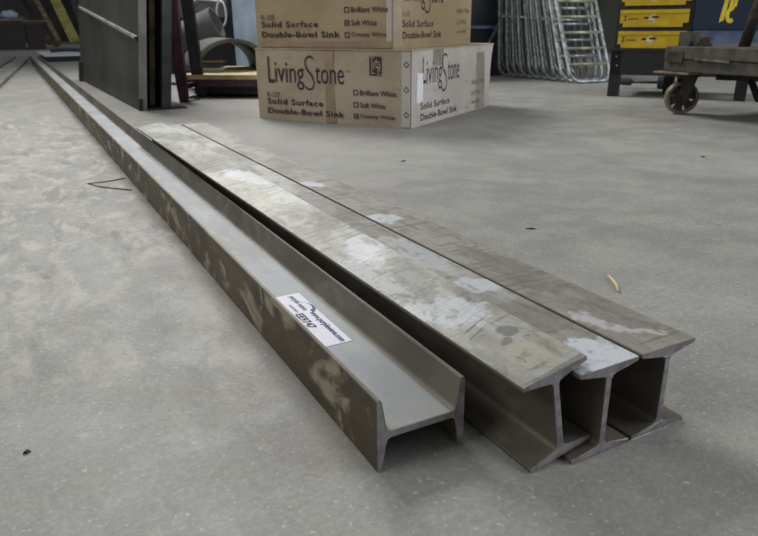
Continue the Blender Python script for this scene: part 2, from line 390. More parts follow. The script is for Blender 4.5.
# auction sticker on the web of the long beam (child: it is glued on)
WZ = B/2 + 0.0044
st = obj('auction_sticker', bx(0.030, 0.0735, 0.212, 0.408, WZ+0.0001, WZ+0.0006), STICK, bL); st['label'] = 'white auction sticker with purple lettering'
sO, sU, sV = (0.030, 0.408, WZ+0.0006), (0, -1, 0), (1, 0, 0)
def stx(s, m, r, **k): rect_text('lettering', s, m, st, sO, sU, sV, r, off=0.0003, **k)
stx('purple wave', GREYPR, (0.008, 0.020, 0.070, 0.033), bold=0.02)
stx('auction', GREYPR, (0.040, 0.011, 0.072, 0.017))
stx('www.purplewave.com', PURPLE, (0.080, 0.0255, 0.192, 0.038), bold=0.035)
stx('EE9747', PEN, (0.078, 0.006, 0.134, 0.019), bold=0.03)
bm = bmesh.new(); pts = []
for k in range(13):
    a = PI*0.95 - k/12*PI*0.85; pts.append((0.062 + 0.022*math.cos(a), 0.030 + 0.014*math.sin(a)))
for k in range(12, -1, -1):
    a = PI*0.95 - k/12*PI*0.85; r = 0.62 + 0.36*abs(12-k)/12; pts.append((0.062 - 0.002 + 0.022*r*math.cos(a), 0.030 + 0.014*r*math.sin(a) - 0.0005))
poly(bm, pts, (0.030, 0.408, WZ+0.0009), sU, sV); obj('purple_arc', bm, PURPLE, st)
# flat steel bars at the left edge
for (x0, y0, x1, y1, wd, lab) in ((-0.125, 5.6, 0.428, 12.0, 0.17, 'dull brown flat steel bar on the floor, nearer the long beam of two far left'),
                              (-0.33, 5.6, 0.225, 12.1, 0.17, 'dull brown flat steel bar at the left edge, farther from the long beam of two')):
    L = math.hypot(x1-x0, y1-y0); o = obj('steel_flat_bar', bx(-wd/2, wd/2, 0, L, 0, 0.03), plain('grey_mill_scale', (124, 121, 114), 0.55, 0.1, vary=0.25, scale=8), bevel=0.003)
    o.location = (x0, y0, 0); o.rotation_euler = (0, 0, -math.atan2(x1-x0, y1-y0)); tag(o, lab, 'steel bar')

# ------------------------------------------------------------------ sink boxes
A = -1.00955; Wd = Vector((math.cos(A), math.sin(A), 0)); Nd = Vector((-math.sin(A), math.cos(A), 0))
Cn = Vector((1.612, 2.639, 0))
X, Y, Z = Vector((1, 0, 0)), Vector((0, 1, 0)), Vector((0, 0, 1))
def sink_box(origin, w, d, h, card, side, flare, dx, dz, code, ticked, label):
    root = empty('cardboard_box', origin, A, label, 'box', 'stacked sink cartons')
    bm = bmesh.new(); NX, NY, NZ = 10, 10, 5
    def P(x, y, z):
        k = (z/h)
        bulge = 0.006*math.sin(PI*x/w)*math.sin(PI*k)
        yy = y + flare*(y/d)*max(0, (k-0.55)/0.45)**2
        return (x, yy - bulge*(1-y/d), z - (0.004*math.sin(PI*x/w) if z == h else 0))
    cache = {}
    def v(i, j, k):
        if (i, j, k) not in cache: cache[(i, j, k)] = bm.verts.new(P(w*i/NX, d*j/NY, h*k/NZ))
        return cache[(i, j, k)]
    def q(a, mi): bm.faces.new([v(*p) for p in a]).material_index = mi
    for i in range(NX):
        for k in range(NZ):
            q([(i, 0, k), (i+1, 0, k), (i+1, 0, k+1), (i, 0, k+1)], 0); q([(i, NY, k), (i+1, NY, k), (i+1, NY, k+1), (i, NY, k+1)], 0)
        for j in range(NY):
            q([(i, j, 0), (i+1, j, 0), (i+1, j+1, 0), (i, j+1, 0)], 0); q([(i, j, NZ), (i+1, j, NZ), (i+1, j+1, NZ), (i, j+1, NZ)], 0)
    for j in range(NY):
        for k in range(NZ):
            q([(0, j, k), (0, j+1, k), (0, j+1, k+1), (0, j, k+1)], 0); q([(NX, j, k), (NX, j+1, k), (NX, j+1, k+1), (NX, j, k+1)], 1)
    obj('carton', bm, [card, side], root)
    fp = bmesh.new(); e = 0.004
    box(fp, -0.003, w+0.003, -0.004, d/2-e, h-0.001, h+0.004); obj('top_flap', fp, card, root)
    fp = bmesh.new(); box(fp, -0.003, w+0.003, d/2+e, d+flare, h-0.001, h+0.004); obj('top_flap', fp, card, root)
    fo, ro = (dx, -0.0075, dz), (w, 0, dz); cx_ = -0.026 if dx else 0.0
    def f(s, r, m=INK, **k): rect_text('lettering', s, m, root, fo, X, Z, r, **k)
    def g(s, r, m=INK, **k): rect_text('lettering', s, m, root, ro, Y, Z, r, **k)
    # front print
    ld = 0.055 if dx else 0.0; tb = dict(bold=-0.002)
    f('L', (0.077, 0.180+ld, 0.113, 0.305+ld), **tb); f('iving', (0.119, 0.150+ld, 0.293, 0.278+ld), **tb); f('S', (0.298, 0.150+ld, 0.354, 0.312+ld), bold=-0.026)
    f('tone', (0.360, 0.183+ld, 0.520, 0.262+ld), **tb); f('TM', (0.530, 0.238, 0.552, 0.247))
    f(code, (0.064, 0.110, 0.143, 0.134)); f('Solid Surface', (0.063, 0.076, 0.398, 0.104), bold=0.02, gap=1.15)
    f('Double-Bowl Sink', (0.063, 0.030, 0.518, 0.058), bold=0.02, gap=1.1)
    for k, (s, zz, xe) in enumerate((('Brilliant White', 0.138, 0.796), ('Soft White', 0.082, 0.739), ('Creamy White', 0.030, 0.788))):
        f(s, (0.606+cx_, zz, xe+cx_, zz+0.024), bold=0.012)
        bm = bmesh.new()
        x0, z0, x1, z1, tt = 0.570+cx_, zz, 0.596+cx_, zz+0.024, 0.004
        for r in ((x0, z0, x1, z0+tt), (x0, z1-tt, x1, z1), (x0, z0, x0+tt, z1), (x1-tt, z0, x1, z1)) + (((x0, z0+0.010, x1, z0+0.014),) if k == ticked else ()):
            poly(bm, ((r[0], r[1]), (r[2], r[1]), (r[2], r[3]), (r[0], r[3])), Vector(fo) + Vector((0, -0.0008, 0)), X, Z)
        obj('check_box', bm, INK, root)
    if dx == 0:
        bm = bmesh.new(); poly(bm, ((0.658, 0.229), (0.719, 0.229), (0.719, 0.311), (0.658, 0.311)), (0, -0.0082, 0), X, Z)
        lg = obj('emblem', bm, INK, root)
        bm = bmesh.new()
        for (a, b, c_, d_) in ((0.668, 0.236, 0.672, 0.300), (0.672, 0.236, 0.686, 0.241), (0.680, 0.252, 0.684, 0.290), (0.690, 0.262, 0.706, 0.269), (0.662, 0.304, 0.680, 0.308), (0.698, 0.232, 0.716, 0.236), (0.676, 0.268, 0.682, 0.274), (0.700, 0.276, 0.706, 0.282),
                               (0.700, 0.240, 0.704, 0.262), (0.692, 0.286, 0.712, 0.291), (0.690, 0.272, 0.694, 0.300), (0.708, 0.246, 0.713, 0.280)):
            poly(bm, ((a, b), (c_, b), (c_+0.003, d_), (a+0.002, d_)), (0, -0.0088, 0), X, Z)
        obj('emblem_stroke', bm, card, lg)
        bm = bmesh.new(); poly(bm, ((0.822, 0.004), (0.866, 0.004), (0.866, h-0.004), (0.822, h-0.004)), (0, -0.0045, 0), X, Z); obj('edge_tape', bm, CARD_PALE, root)
        for zz in (0.278, 0.170, 0.060):
            bm = bmesh.new()
            for s, r0 in ((1, 0), ):
                a, b = 0.015, 0.010
                for q4 in range(4):
                    t0, t1 = q4*PI/2, (q4+1)*PI/2
                    poly(bm, ((a*math.cos(t0), a*math.sin(t0)), (a*math.cos(t1), a*math.sin(t1)), (b*math.cos(t1), b*math.sin(t1)), (b*math.cos(t0), b*math.sin(t0))), (0.846, -0.0058, zz), X, Z)
            obj('diamond_mark', bm, INK, root)
        bm = bmesh.new(); poly(bm, ((0.412, 0.004), (0.468, 0.004), (0.462, h-0.004), (0.416, h-0.004)), (0, -0.0066, 0), X, Z)
        o = obj('tape_strip', bm, TAPE, root)
        bm = bmesh.new(); poly(bm, ((0.225, 0.26), (0.345, 0.26), (0.345, h-0.003), (0.225, h-0.003)), (w+0.0003, 0, 0), Y, Z); obj('tape_strip', bm, TAPE_GREY, root)
        bm = bmesh.new(); poly(bm, ((0.79, 0.004), (0.93, 0.004), (0.90, 0.30), (0.78, 0.30)), (w+0.0003, 0, 0), Y, Z); obj('tape_strip', bm, TAPE_GREY, root)
        bm = bmesh.new(); poly(bm, ((0.052, 0.105), (0.118, 0.112), (0.118, 0.236), (0.056, 0.240)), (w+0.0012, 0, 0), Y, Z)
        o = obj('shipping_sticker', bm, STICK, root); o['label'] = 'pale blue-white shipping sticker'
        gy = 0.0
    else:
        bm = bmesh.new(); poly(bm, ((0.23, 0.06), (0.32, 0.06), (0.32, 0.11), (0.23, 0.11)), (0.0, -0.0066, 0), X, Z); obj('tape_strip', bm, TAPE, root)
        bm = bmesh.new(); poly(bm, ((0.02, 0.006), (0.76, 0.006), (0.76, 0.034), (0.02, 0.030)), (0.0, -0.0050, 0), X, Z); obj('tape_strip', bm, TAPE, root)
        bm = bmesh.new(); poly(bm, ((w-0.030, 0.01), (w-0.002, 0.01), (w-0.002, h-0.01), (w-0.030, h-0.01)), (0, -0.0040, 0), X, Z); obj('edge_tape', bm, CARD_PALE, root)
        bm = bmesh.new(); poly(bm, ((0.004, 0.01), (0.10, 0.01), (0.06, h-0.01), (0.004, h-0.01)), (w+0.0003, 0, 0), Y, Z); obj('edge_tape', bm, CARD_A, root)
    # side print
    ld = -0.002 if dx else 0.0
    g('L', (0.115, 0.190+ld, 0.150, 0.305+ld), **tb); g('iving', (0.156, 0.150+ld, 0.330, 0.285+ld), **tb); g('S', (0.328, 0.135+ld, 0.392, 0.315+ld), bold=-0.026); g('tone', (0.400, 0.185+ld, 0.545, 0.270+ld), **tb)
    g('Solid Surface', (0.095, 0.072, 0.430, 0.104), bold=0.02, gap=1.1); g('Double-Bowl Sink', (0.095, 0.022, 0.530, 0.054), bold=0.02)
    for s, zz in (('Brilliant White', 0.138), ('Soft White', 0.082), ('Creamy White', 0.030)):
        g(s, (0.72, zz, 0.90 if s[0] == 'B' else 0.86, zz+0.026), INK_FAINT)
    if dx: g(code, (0.10, 0.118, 0.17, 0.142), INK_FAINT)
    return root
lo = sink_box(Cn - Wd*0.869, 0.869, 0.999, 0.337, CARD_A, CARD_PALE, 0.035, 0, 0, 'R-137', 2, 'worn grey-tan sink carton on the floor, larger lower one of the stack')  # right side in paler card: its stronger light is put into the colour
up_c = Cn - Wd*0.110 + Nd*0.03
up = sink_box(up_c - Wd*0.765 + Vector((0, 0, 0.3412)), 0.765, 0.925, 0.334, CARD_B, CARD_B, 0.0, -0.026, 0.020, 'R-105', 1, 'yellower tan sink carton resting on top of the larger carton')

# ------------------------------------------------------------------ grey steel cabinet, left of centre
cab = empty('steel_cabinet', (0.672, 4.04, 0), 0.007, 'tall dark grey open steel cabinet beside the long beam, pale bar slanting across its side', 'cabinet')
obj('side_panel', bx(0, 0.006, 0.0, 2.68, 0.012, 1.15), CABG, cab)
obj('base_rail', bx(0.001, 0.02, 0.0, 2.68, 0, 0.012), BLACK, cab)
obj('front_edge', bx(-0.001, 0.040, -0.012, 0, 0.0, 1.15), CABL, cab)
obj('corner_block', bx(-0.004, 0.018, -0.018, 0.0, 0.0, 0.065), BLACK, cab)
bm = bmesh.new(); bar(bm, (-0.006, 0.02, 0.388), (-0.006, 2.56, 0.604), 0.016, 0.016); r_ = obj('slanting_bar', bm, plain('pale_bar', (168, 166, 158), 0.4), cab); r_['label'] = 'pale slanting bar'
obj('bar_end', bx(-0.016, 0.0, 0.0, 0.045, 0.372, 0.396), BLACK, r_)
obj('back_panel', bx(0.01, 0.178, 0.29, 0.30, 0.0, 1.15), BLACK, cab)
obj('inner_board', bx(0.086, 0.116, 0.14, 0.17, 0.0, 1.15), PLYD, cab)
obj('front_post', bx(0.128, 0.178, 0.0, 0.05, 0.0, 1.15), DKGREEN, cab)
obj('side_panel', bx(0.172, 0.178, 0.05, 0.3, 0.0, 1.15), CABG, cab)
obj('base_plate', bx(0.042, 0.26, -0.03, 0.3, 0.0, 0.010), NAVYBLACK, cab)
obj('rear_foot', bx(-0.03, 0.0, 2.5, 2.56, 0.0, 0.16), DKGREEN, cab)

for c_ in list(cab.children_recursive):        # the whole cabinet leans a little toward the right
    for v in c_.data.vertices: v.co.x += 0.115*v.co.z

# sheets on the floor far left
for k, (z0, th, m, lab, x0) in enumerate(((0.0, 0.07, NAVYBLACK, 'dark slab on the floor under a white sheet, beyond the long beam', 0.62), (0.0702, 0.012, WHITE, 'white glossy sheet lying on a dark slab beyond the long beam', 0.60))):
    o = obj('metal_sheet', bx(0, 1.5, 0, 1.5+0.4*k, 0, th), m, loc=(x0+0.01, 10.4, z0)); tag(o, lab, 'sheet')
bm = bmesh.new()
pts = [(0, 0), (0.3, 0.05), (0.7, -0.05), (1.2, 0.0)]
tube(bm, [(x, 0.5+0.1*math.sin(x*6), 0.036+0.006*math.sin(9*x)) for x in [i*0.1 for i in range(12)]], [0.028]*12, 8)
o = obj('wrapping_film', bm, NAVY, loc=(0.75, 10.7, 0.0860)); tag(o, 'crumpled dark blue film lying across the white sheet', 'film')

# ------------------------------------------------------------------ far left lumber rack
rk = empty('lumber_rack', (-1.2, 16.4, 0), 0, 'low dark timber rack against the far left, carrying sheet goods', 'rack')
obj('dark_bin', bx(0, 1.85, 0.15, 1.6, 0, 0.46), BLACK, rk)
obj('post', bx(1.90, 2.22, 0.0, 0.4, 0, 0.5), plain('dark_brown_paint', (48, 38, 40)), rk)
obj('shelf', bx(0, 2.25, 0.0, 1.7, 0.5, 0.54), PLYD, rk)
o = obj('plywood_sheet', bx(0, 2.30, 0, 1.5, 0, 0.03), PLYD, loc=(-1.2, 16.3, 0.5402)); tag(o, 'brown plywood sheet directly on the rack shelf', 'sheet')
o = obj('plywood_sheet', bx(0, 1.85, 0, 1.5, 0, 0.03), CABL, loc=(-1.2, 16.25, 0.5704)); tag(o, 'grey sheet lying topmost on the far left rack', 'sheet')
bm = bmesh.new(); bmesh.ops.create_uvsphere(bm, u_segments=20, v_segments=12, radius=1)
for v in bm.verts: v.co = Vector((v.co.x*0.17, v.co.y*0.14, max(v.co.z, -0.6)*0.10 + 0.07 + 0.01*math.sin(v.co.x*7)))
o = obj('cloth_bundle', bm, LBLUE, smooth=True, loc=(0.45, 16.7, 0.6010)); tag(o, 'pale blue rounded bundle on the far left rack', 'bundle')
def plank(a, b, wd, th, m, lab, name='wood_plank'):
    bm = bmesh.new(); bar(bm, (0, 0, 0), Vector(b)-Vector(a), wd, th, up=(0, 1, 0)); o = obj(name, bm, m); o.location = a; tag(o, lab, 'plank'); return o
plank((2.05, 21.0, 0.04), (1.70, 23.6, 1.9), 0.26, 0.04, PLYY, 'wide yellow plank leaning on the back wall beside the grey cabinet')
plank((1.62, 20.6, 0.04), (1.15, 23.6, 1.9), 0.12, 0.05, PLYD, 'narrow dark brown plank leaning left of the yellow one')
plank((1.38, 20.3, 0.04), (0.85, 23.6, 1.7), 0.16, 0.05, BLACK, 'blackish plank leaning at the far left behind the rack')
plank((2.38, 21.3, 0.04), (2.30, 23.6, 1.9), 0.16, 0.04, WOODOLD, 'greyish plank leaning right of the yellow one')
plank((1.35, 17.6, 0.03), (0.70, 18.4, 0.62), 0.14, 0.04, PLYD, 'short tan plank propped against the lumber rack end')

# ------------------------------------------------------------------ maroon platform cart and what lies on it
EA = math.atan2(-0.59, 0.81)
fc = empty('platform_cart', (1.09, 4.59, 0), EA, 'low maroon platform cart with pale wood deck behind the cartons', 'cart')
obj('deck_board', bx(-0.06, 0.86, 0, 0.95, 0.118, 0.146), PLY, fc)
obj('deck_frame', bx(-0.06, 0.86, 0.006, 0.95, 0.072, 0.118), MAROON, fc)
obj('underside_shade_block', bx(0.02, 0.80, 0.05, 0.85, 0.02, 0.072), BLACK, fc)  # black block added to stand for the deep shade beneath the deck
for (x, y) in ((0.08, -0.02), (0.74, -0.02), (0.08, 0.8), (0.74, 0.8)):
    bm = bmesh.new(); lathe(bm, [(0, 0), (0.045, 0), (0.05, 0.008), (0.05, 0.03), (0.045, 0.038), (0, 0.038)], (x, y+0.04, 0.05), (0, 1, 0), 18); obj('wheel', bm, BLACK, fc)
bm = bmesh.new(); bar(bm, (0.066, -0.239, 0), (0.036, -0.235, 0.62), 0.055, 0.03, up=(0, 1, 0), w2=0.10); obj('upright', bm, MAROON, fc)
bm = bmesh.new(); bar(bm, (0.036, -0.235, 0.62), (0.02, -0.23, 1.2), 0.10, 0.03, up=(0, 1, 0), w2=0.10)
obj('upright', bm, MAROON, fc)
bm = bmesh.new(); bar(bm, (0.056, -0.23, 0.09), (0.05, 0.02, 0.09), 0.03, 0.03); obj('upright_bracket', bm, BLACK, fc)
bm = bmesh.new(); bar(bm, (0.055, 0.04, 0.146), (0.01, 0.04, 1.1), 0.075, 0.03, up=(0, 1, 0)); o = obj('upright', bm, DKGREEN, fc); o['label'] = 'dark grey upright'
# half pipe
bm = bmesh.new(); n = 20; R0, R1, LL = 0.235, 0.210, 0.62
ring = []
for yy in (0, LL):
    for R in (R0, R1):
        ring.append([bm.verts.new((R*math.cos(PI*k/n)*1.15, yy, R*0.92*math.sin(PI*k/n))) for k in range(n+1)])
for a, b in ((0, 2), (1, 3), (0, 1), (2, 3)):
    for k in range(n): bm.faces.new((ring[a][k], ring[a][k+1], ring[b][k+1], ring[b][k])).smooth = (a, b) in ((0, 2), (1, 3))
for k in (0, n): bm.faces.new((ring[0][k], ring[1][k], ring[3][k], ring[2][k]))
o = obj('half_pipe', bm, PIPE); o.location = (1.45, 4.72, 0.1465); o.rotation_euler = (0, 0, -0.10); tag(o, 'grey half round pipe shell arching over the cart deck', 'pipe')
# boards seen inside the shell
for k, (z0, c_, lab) in enumerate(((0.1465, WHITE, 'white board under the arch of the half pipe, lowest of three'), (0.172, CABL, 'grey board in the middle of three under the half pipe'), (0.198, PLY, 'tan board topmost of three under the half pipe'))):
    o = obj('board_offcut', bx(-0.10+0.015*k, 0.08, 0, 0.08, 0, 0.014), c_); o.location = (1.36, 4.98, z0); o.rotation_euler = (0, 0, EA); tag(o, lab, 'board')
    if k < 2:
        pass
# whole pipe lying behind, raised at its right end
bm = bmesh.new(); lathe(bm, [(0.105, 0), (0.13, 0), (0.13, 0.75), (0.105, 0.75), (0.105, 0)], (0, 0, 0), (0.80, -0.52, 0.42), 28)
for f in bm.faces: f.smooth = True
o = obj('steel_pipe', bm, plain('dark_grey_pipe', (70, 72, 68), 0.7)); o.location = (1.04, 6.0, 0.165); tag(o, 'fat grey pipe tilted up behind the maroon upright', 'pipe')
# objects behind the cart
loc = empty('storage_locker', (1.90, 6.12, 0), EA, 'pale blue steel locker standing behind the half pipe', 'locker')
obj('body', bx(0, 0.33, 0, 0.5, 0.0, 1.3), LBLUE, loc); obj('door', bx(0.01, 0.32, -0.012, 0, 0.02, 1.28), LBLUE, loc); obj('side_trim', bx(0.33, 0.36, -0.01, 0.4, 0.0, 1.1), BLACK, loc)
o = obj('wooden_crate', bx(0, 0.9, 0, 0.6, 0, 0.52), plain('shade_black_crate', (30, 28, 30), 0.8)); o.location = (1.35, 7.1, 0); o.rotation_euler = (0, 0, EA)  # colour blackened to carry the shade inside the half pipe
tag(o, 'dark crate standing behind the pipes, white rope loop on it', 'crate')
o = obj('wooden_crate', bx(0, 0.8, 0, 0.55, 0, 0.4), plain('grey_crate', (98, 92, 94), 0.7)); o.location = (1.37, 7.12, 0.5202); o.rotation_euler = (0, 0, EA)
tag(o, 'grey crate on top of the dark one behind the pipes', 'crate')
bm = bmesh.new()
tube(bm, [(0.045*math.cos(2*PI*k/24), 0, 0.11*math.sin(2*PI*k/24)) for k in range(24)], 0.009, 8, closed=True)
tube(bm, [(0.02, 0, 0.1), (-0.08, 0.0, 0.12), (-0.22, 0.0, 0.13), (-0.34, 0.0, 0.08)], 0.010, 8)
o = obj('rope_loop', bm, WHITE, smooth=True); o.location = (1.95, 6.62, 0.55); o.rotation_euler = (0, 0, EA); tag(o, 'white rope loop hanging on the grey crate behind the pipes', 'rope')

# ------------------------------------------------------------------ dark cabinet the frames lean on
dc = empty('dark_cabinet', (2.75, 4.98, 0), 0, 'big navy-black cabinet behind the cartons, pale rail across it', 'cabinet')
obj('body', bx(0, 2.1, 0, 0.6, 0, 1.3), NAVYBLACK, dc)
obj('rail', bx(0.6, 1.22, -0.02, 0, 0.400, 0.425), BLUEGREY, dc)
bm = bmesh.new(); bar(bm, (1.02, -0.03, 0.22), (1.30, -0.03, 0.66), 0.022, 0.012, up=(0, 1, 0)); obj('strut', bm, GALVD, dc)

# ------------------------------------------------------------------ leaning tubular frames
def u_frame(w_, h_, lean, rungs, wires, r, m, mr, zoff):
    """built upright in local axes, then leant back about its foot"""
    parts = []
    cr = 0.085
    pts = [(0, 0, h_)] + [(0, 0, h_*k/6) for k in range(5, 1, -1)] + [(0, 0, cr+0.02+r)]
    pts += [(cr - cr*math.cos(a), 0, r + cr - cr*math.sin(a)) for a in [PI/2*k/6 for k in range(0, 7)]]
    pts += [(w_ - cr + cr*math.sin(a), 0, r + cr - cr*math.cos(a)) for a in [PI/2*k/6 for k in range(0, 7)]]
    pts += [(w_, 0, cr+0.02+r)] + [(w_, 0, h_*k/6) for k in range(2, 7)]
    bm = bmesh.new(); tube(bm, pts, r, 10); parts.append(('tube_frame', bm, m))
    for z in rungs:
        bm = bmesh.new(); tube(bm, [(0, 0, z), (w_, 0, z)], r*(0.8 if len(rungs) > 3 else 0.5), 8); parts.append(('rung', bm, mr))
    for k in range(wires):
        x = w_*(k+1)/(wires+1); bm = bmesh.new(); tube(bm, [(x, 0, 2*r), (x, 0, h_-0.02)], 0.004, 6); parts.append(('wire', bm, WIREM))
    return parts
ORD = ['front', 'second', 'third', 'fourth', 'fifth', 'sixth', 'seventh', 'eighth', 'ninth', 'rearmost']
for k in range(10):
    yb = 3.965 + 0.098*k; lean = math.radians(27 - 2.4*k)
    lab = {0: 'bright galvanised tubular frame with rungs, front of the row leaning on the dark cabinet',
           1: 'galvanised tubular frame with rungs directly behind the front frame of the leaning row',
           9: 'dull galvanised tubular frame, last and leftmost of the leaning row'}.get(k, 'dull galvanised tubular frame, %s from the front of the leaning row' % ORD[k])
    e = empty('tubular_frame', (3.86 + 0.006*((k*7) % 3), yb, 0), -0.18, lab, 'metal frame', 'tubular frames leaning in a row')
    e.rotation_euler = (-lean, 0, -0.18) if False else (0, 0, -0.18)
    off = -0.065 if k == 1 else 0.0
    rungs = [0.155, 0.285, 0.415, 0.545, 0.675, 0.80] if k == 0 else ([0.215, 0.345, 0.475, 0.605, 0.73] if k == 1 else [0.5, 0.86])
    parts = u_frame(0.39 if k > 1 else 0.36 + 0.01*k, 0.92, lean, rungs, 0 if k < 2 else (0 if k == 2 else 6), 0.0150, GALV if k < 2 else GALVD, (RUNG if k == 0 else GALV), 0)
    Mr = Matrix.Rotation(-lean, 4, 'X')
    # a second thinner tube beside the main one, as on a folding chair
    bm2 = bmesh.new()
    for xx in (0.034, ):
        tube(bm2, [(xx, 0.024, 0.92), (xx, 0.024, 0.3), (xx+0.004, 0.020, 0.13), (xx+0.03, 0.014, 0.06)], 0.009, 8)
    parts.append(('inner_tube', bm2, GALV))
    for nm, bm, m in parts:
        bmesh.ops.transform(bm, matrix=Mr, verts=bm.verts[:]); obj(nm, bm, m, e, smooth=True)

# ------------------------------------------------------------------ stand with yellow drawers and navy chest
BE = math.atan2(-0.838, 0.5455)
sd = empty('steel_stand', (3.40, 3.17, 0), BE, 'black steel stand on square legs carrying the yellow drawers', 'stand')
obj('apron', bx(0.0, 0.785, 0.0, 0.03, 0.134, 0.278), BLACK, sd)
obj('side_apron', bx(0.0, 0.03, 0.03, 0.45, 0.134, 0.278), BLACK, sd); obj('side_apron', bx(0.755, 0.785, 0.03, 0.45, 0.134, 0.278), BLACK, sd)
obj('top_plate', bx(-0.01, 0.80, -0.01, 0.46, 0.278, 0.290), NAVYBLACK, sd)
for (x, y) in ((0.0, 0.0), (0.722, 0.0), (0.29, 0.35), (0.722, 0.39)): obj('leg', bx(x, x+0.063, y, y+0.06 if y else 0.062, 0, 0.278), BLACK, sd)
for (x, z) in ((0.022, 0.245), (0.032, 0.190)):
    bm = bmesh.new(); lathe(bm, [(0, 0.003), (0.004, 0.003), (0.005, 0), (0.005, -0.002)], (x+0.01, 0, z), (0, -1, 0), 10); obj('rivet', bm, GALV, sd)
dr = empty('drawer_cabinet', sd.matrix_basis @ Vector((0.01, 0.0, 0.2905)) if False else (3.4055, 3.1616, 0.2905), BE, 'black cabinet with yellow plastic drawers standing on the black stand', 'drawer cabinet')
W_ = 0.43
obj('carcass', bx(0, W_, 0.02, 0.44, 0, 0.62), BLACK, dr)
for k in range(5):
    z0 = 0.004 + 0.122*k; bm = bmesh.new(); x0, x1 = 0.020, 0.410
    # notched lower corners and a lip along the top
    pts = [(x0+0.02, z0), (x1-0.03, z0), (x1-0.03, z0+0.022), (x1, z0+0.022), (x1, z0+0.098), (x0, z0+0.098), (x0, z0+0.022), (x0+0.02, z0+0.022)]
    poly(bm, pts, (0, 0.020, 0), X, Z, 0.018)
    d_ = obj('drawer', bm, YELLOW, dr); d_['label'] = 'yellow drawer'
    obj('drawer_lip', bx(x0, x1, -0.006, 0.002, z0+0.078, z0+0.098), YELLOW, d_)
    rect_text('lettering', 'Z', PEN, d_, (0, 0.002, 0), X, Z, (0.042, z0+0.036, 0.060, z0+0.066), bold=0.05)
    bm = bmesh.new(); poly(bm, ((0.068, z0+0.042), (0.128, z0+0.042), (0.128, z0+0.050), (0.068, z0+0.050)), (0, 0.0012, 0), X, Z); obj('marking', bm, plain('dim_mark', (120, 100, 20)), d_)
    bm = bmesh.new()
    for (a, b, c_, e_) in ((0.160, 0.046, 0.186, 0.058), (0.204, 0.050, 0.242, 0.062), (0.184, 0.030, 0.214, 0.034)):
        poly(bm, ((a, z0+b), (c_, z0+b), (c_, z0+e_), (a, z0+e_)), (0, 0.0006, 0), X, Z)
    obj('latch_mark', bm, PEN, d_)
    bm = bmesh.new(); poly(bm, ((0.186, z0+0.024), (0.222, z0+0.024), (0.222, z0+0.074), (0.200, z0+0.074), (0.186, z0+0.05)), (0, 0.0014, 0), X, Z); obj('latch_plate', bm, CREAM, d_)
nv = empty('navy_chest', (3.40+0.5455*0.445, 3.17-0.838*0.445, 0.2905), BE, 'navy chest with big yellow letters beside the yellow drawers', 'chest')
obj('body', bx(0, 0.36, 0.02, 0.44, 0.0, 0.62), NAVY, nv)
obj('front_panel', bx(0.0, 0.36, 0.0, 0.02, 0.11, 0.62), NAVY, nv)
obj('kick_panel', bx(0.01, 0.36, 0.006, 0.02, 0.02, 0.105), BLUEGREY, nv)
# yellow emblem: slanted bar and a hooked C below a short stem (as far as the photo shows it)
def ep(u, v):  # local px of the emblem (x right, y down) -> metres on the panel
    return (0.1385 + (u-719)*0.0046, 0.268 + (0.0-v+0.0)*0.0054 + 0.0)
sh = [[(718.4, 22.4), (721.8, 0), (723.2, -14), (728, -14), (726.6, 0), (723.6, 20)],
      [(727.5, 8), (729.5, -14), (733.5, -14), (732.0, 6)],
      [(733.5, -2), (736.5, -2), (736.0, 6), (732.0, 8)]]
arc = []
cx, cy, ro, ri = 731.0, 14.5, 1.0, 0.55
for k in range(17):
    a = math.radians(-60 - k*(250/16)); arc.append((cx + 6.2*math.cos(a), cy + 8.4*math.sin(a)))
for k in range(16, -1, -1):
    a = math.radians(-60 - k*(250/16)); arc.append((cx + 0.2 + 2.0*math.cos(a), cy + 4.0*math.sin(a)))
sh.append(arc)
bm = bmesh.new()
for s_ in sh: poly(bm, [ep(*q_) for q_ in s_], (0, -0.0008, 0), X, Z)
obj('emblem', bm, YELLOWL, nv)

# round bar lying under the stand
bm = bmesh.new()
tube(bm, [(0, 0, 0.043), (0.36, 0, 0.043)], 0.010, 10)
lathe(bm, [(0, -0.04), (0.022, -0.035), (0.025, 0), (0.025, 0.05), (0.012, 0.056), (0, 0.056)], (0, 0, 0.043), (1, 0, 0), 16)
lathe(bm, [(0, -0.03), (0.040, -0.025), (0.043, 0), (0.043, 0.03), (0, 0.036)], (0.25, 0, 0.043), (1, 0, 0), 16)
o = obj('dumbbell_bar', bm, DKGREEN); o.location = (3.93, 3.52, 0.0); o.rotation_euler = (0, 0, BE+0.12); tag(o, 'dark round bar with knobs lying under the black stand', 'bar')
o.name = 'round_bar'

# ------------------------------------------------------------------ antique cart at the right edge
ct = empty('factory_cart', (2.94, 2.39, 0), -PI/2, 'old heavy timber cart on an iron caster at the right edge', 'cart')
# local x runs toward the viewer's right, local y away
obj('side_beam', bx(0.0, 1.1, 0.0, 0.07, 0.215, 0.272), WOODOLD, ct, bevel=0.004)
obj('deck', bx(0.0, 1.1, -0.006, 0.75, 0.274, 0.334), WOODOLD, ct, bevel=0.005)
obj('cross_beam', bx(0.02, 0.10, 0.07, 0.70, 0.2, 0.272), WOODOLD, ct); obj('cross_beam', bx(0.9, 1.0, 0.07, 0.70, 0.2, 0.272), WOODOLD, ct)
obj('corner_plate', bx(-0.035, 0.17, -0.030, 0.16, 0.204, 0.214), IRONL, ct, bevel=0.002)
bm = bmesh.new(); bar(bm, (0.02, -0.008, 0.285), (0.11, -0.008, 0.285), 0.006, 0.05, up=(0, 0, 1)); obj('corner_strap', bm, IRON, ct)
bm = bmesh.new(); lathe(bm, [(0.0, 0.35), (0.024, 0.35), (0.024, 0.376), (0.014, 0.38), (0, 0.38)], (0.16, 0.07, 0), (0, 0, 1), 8)
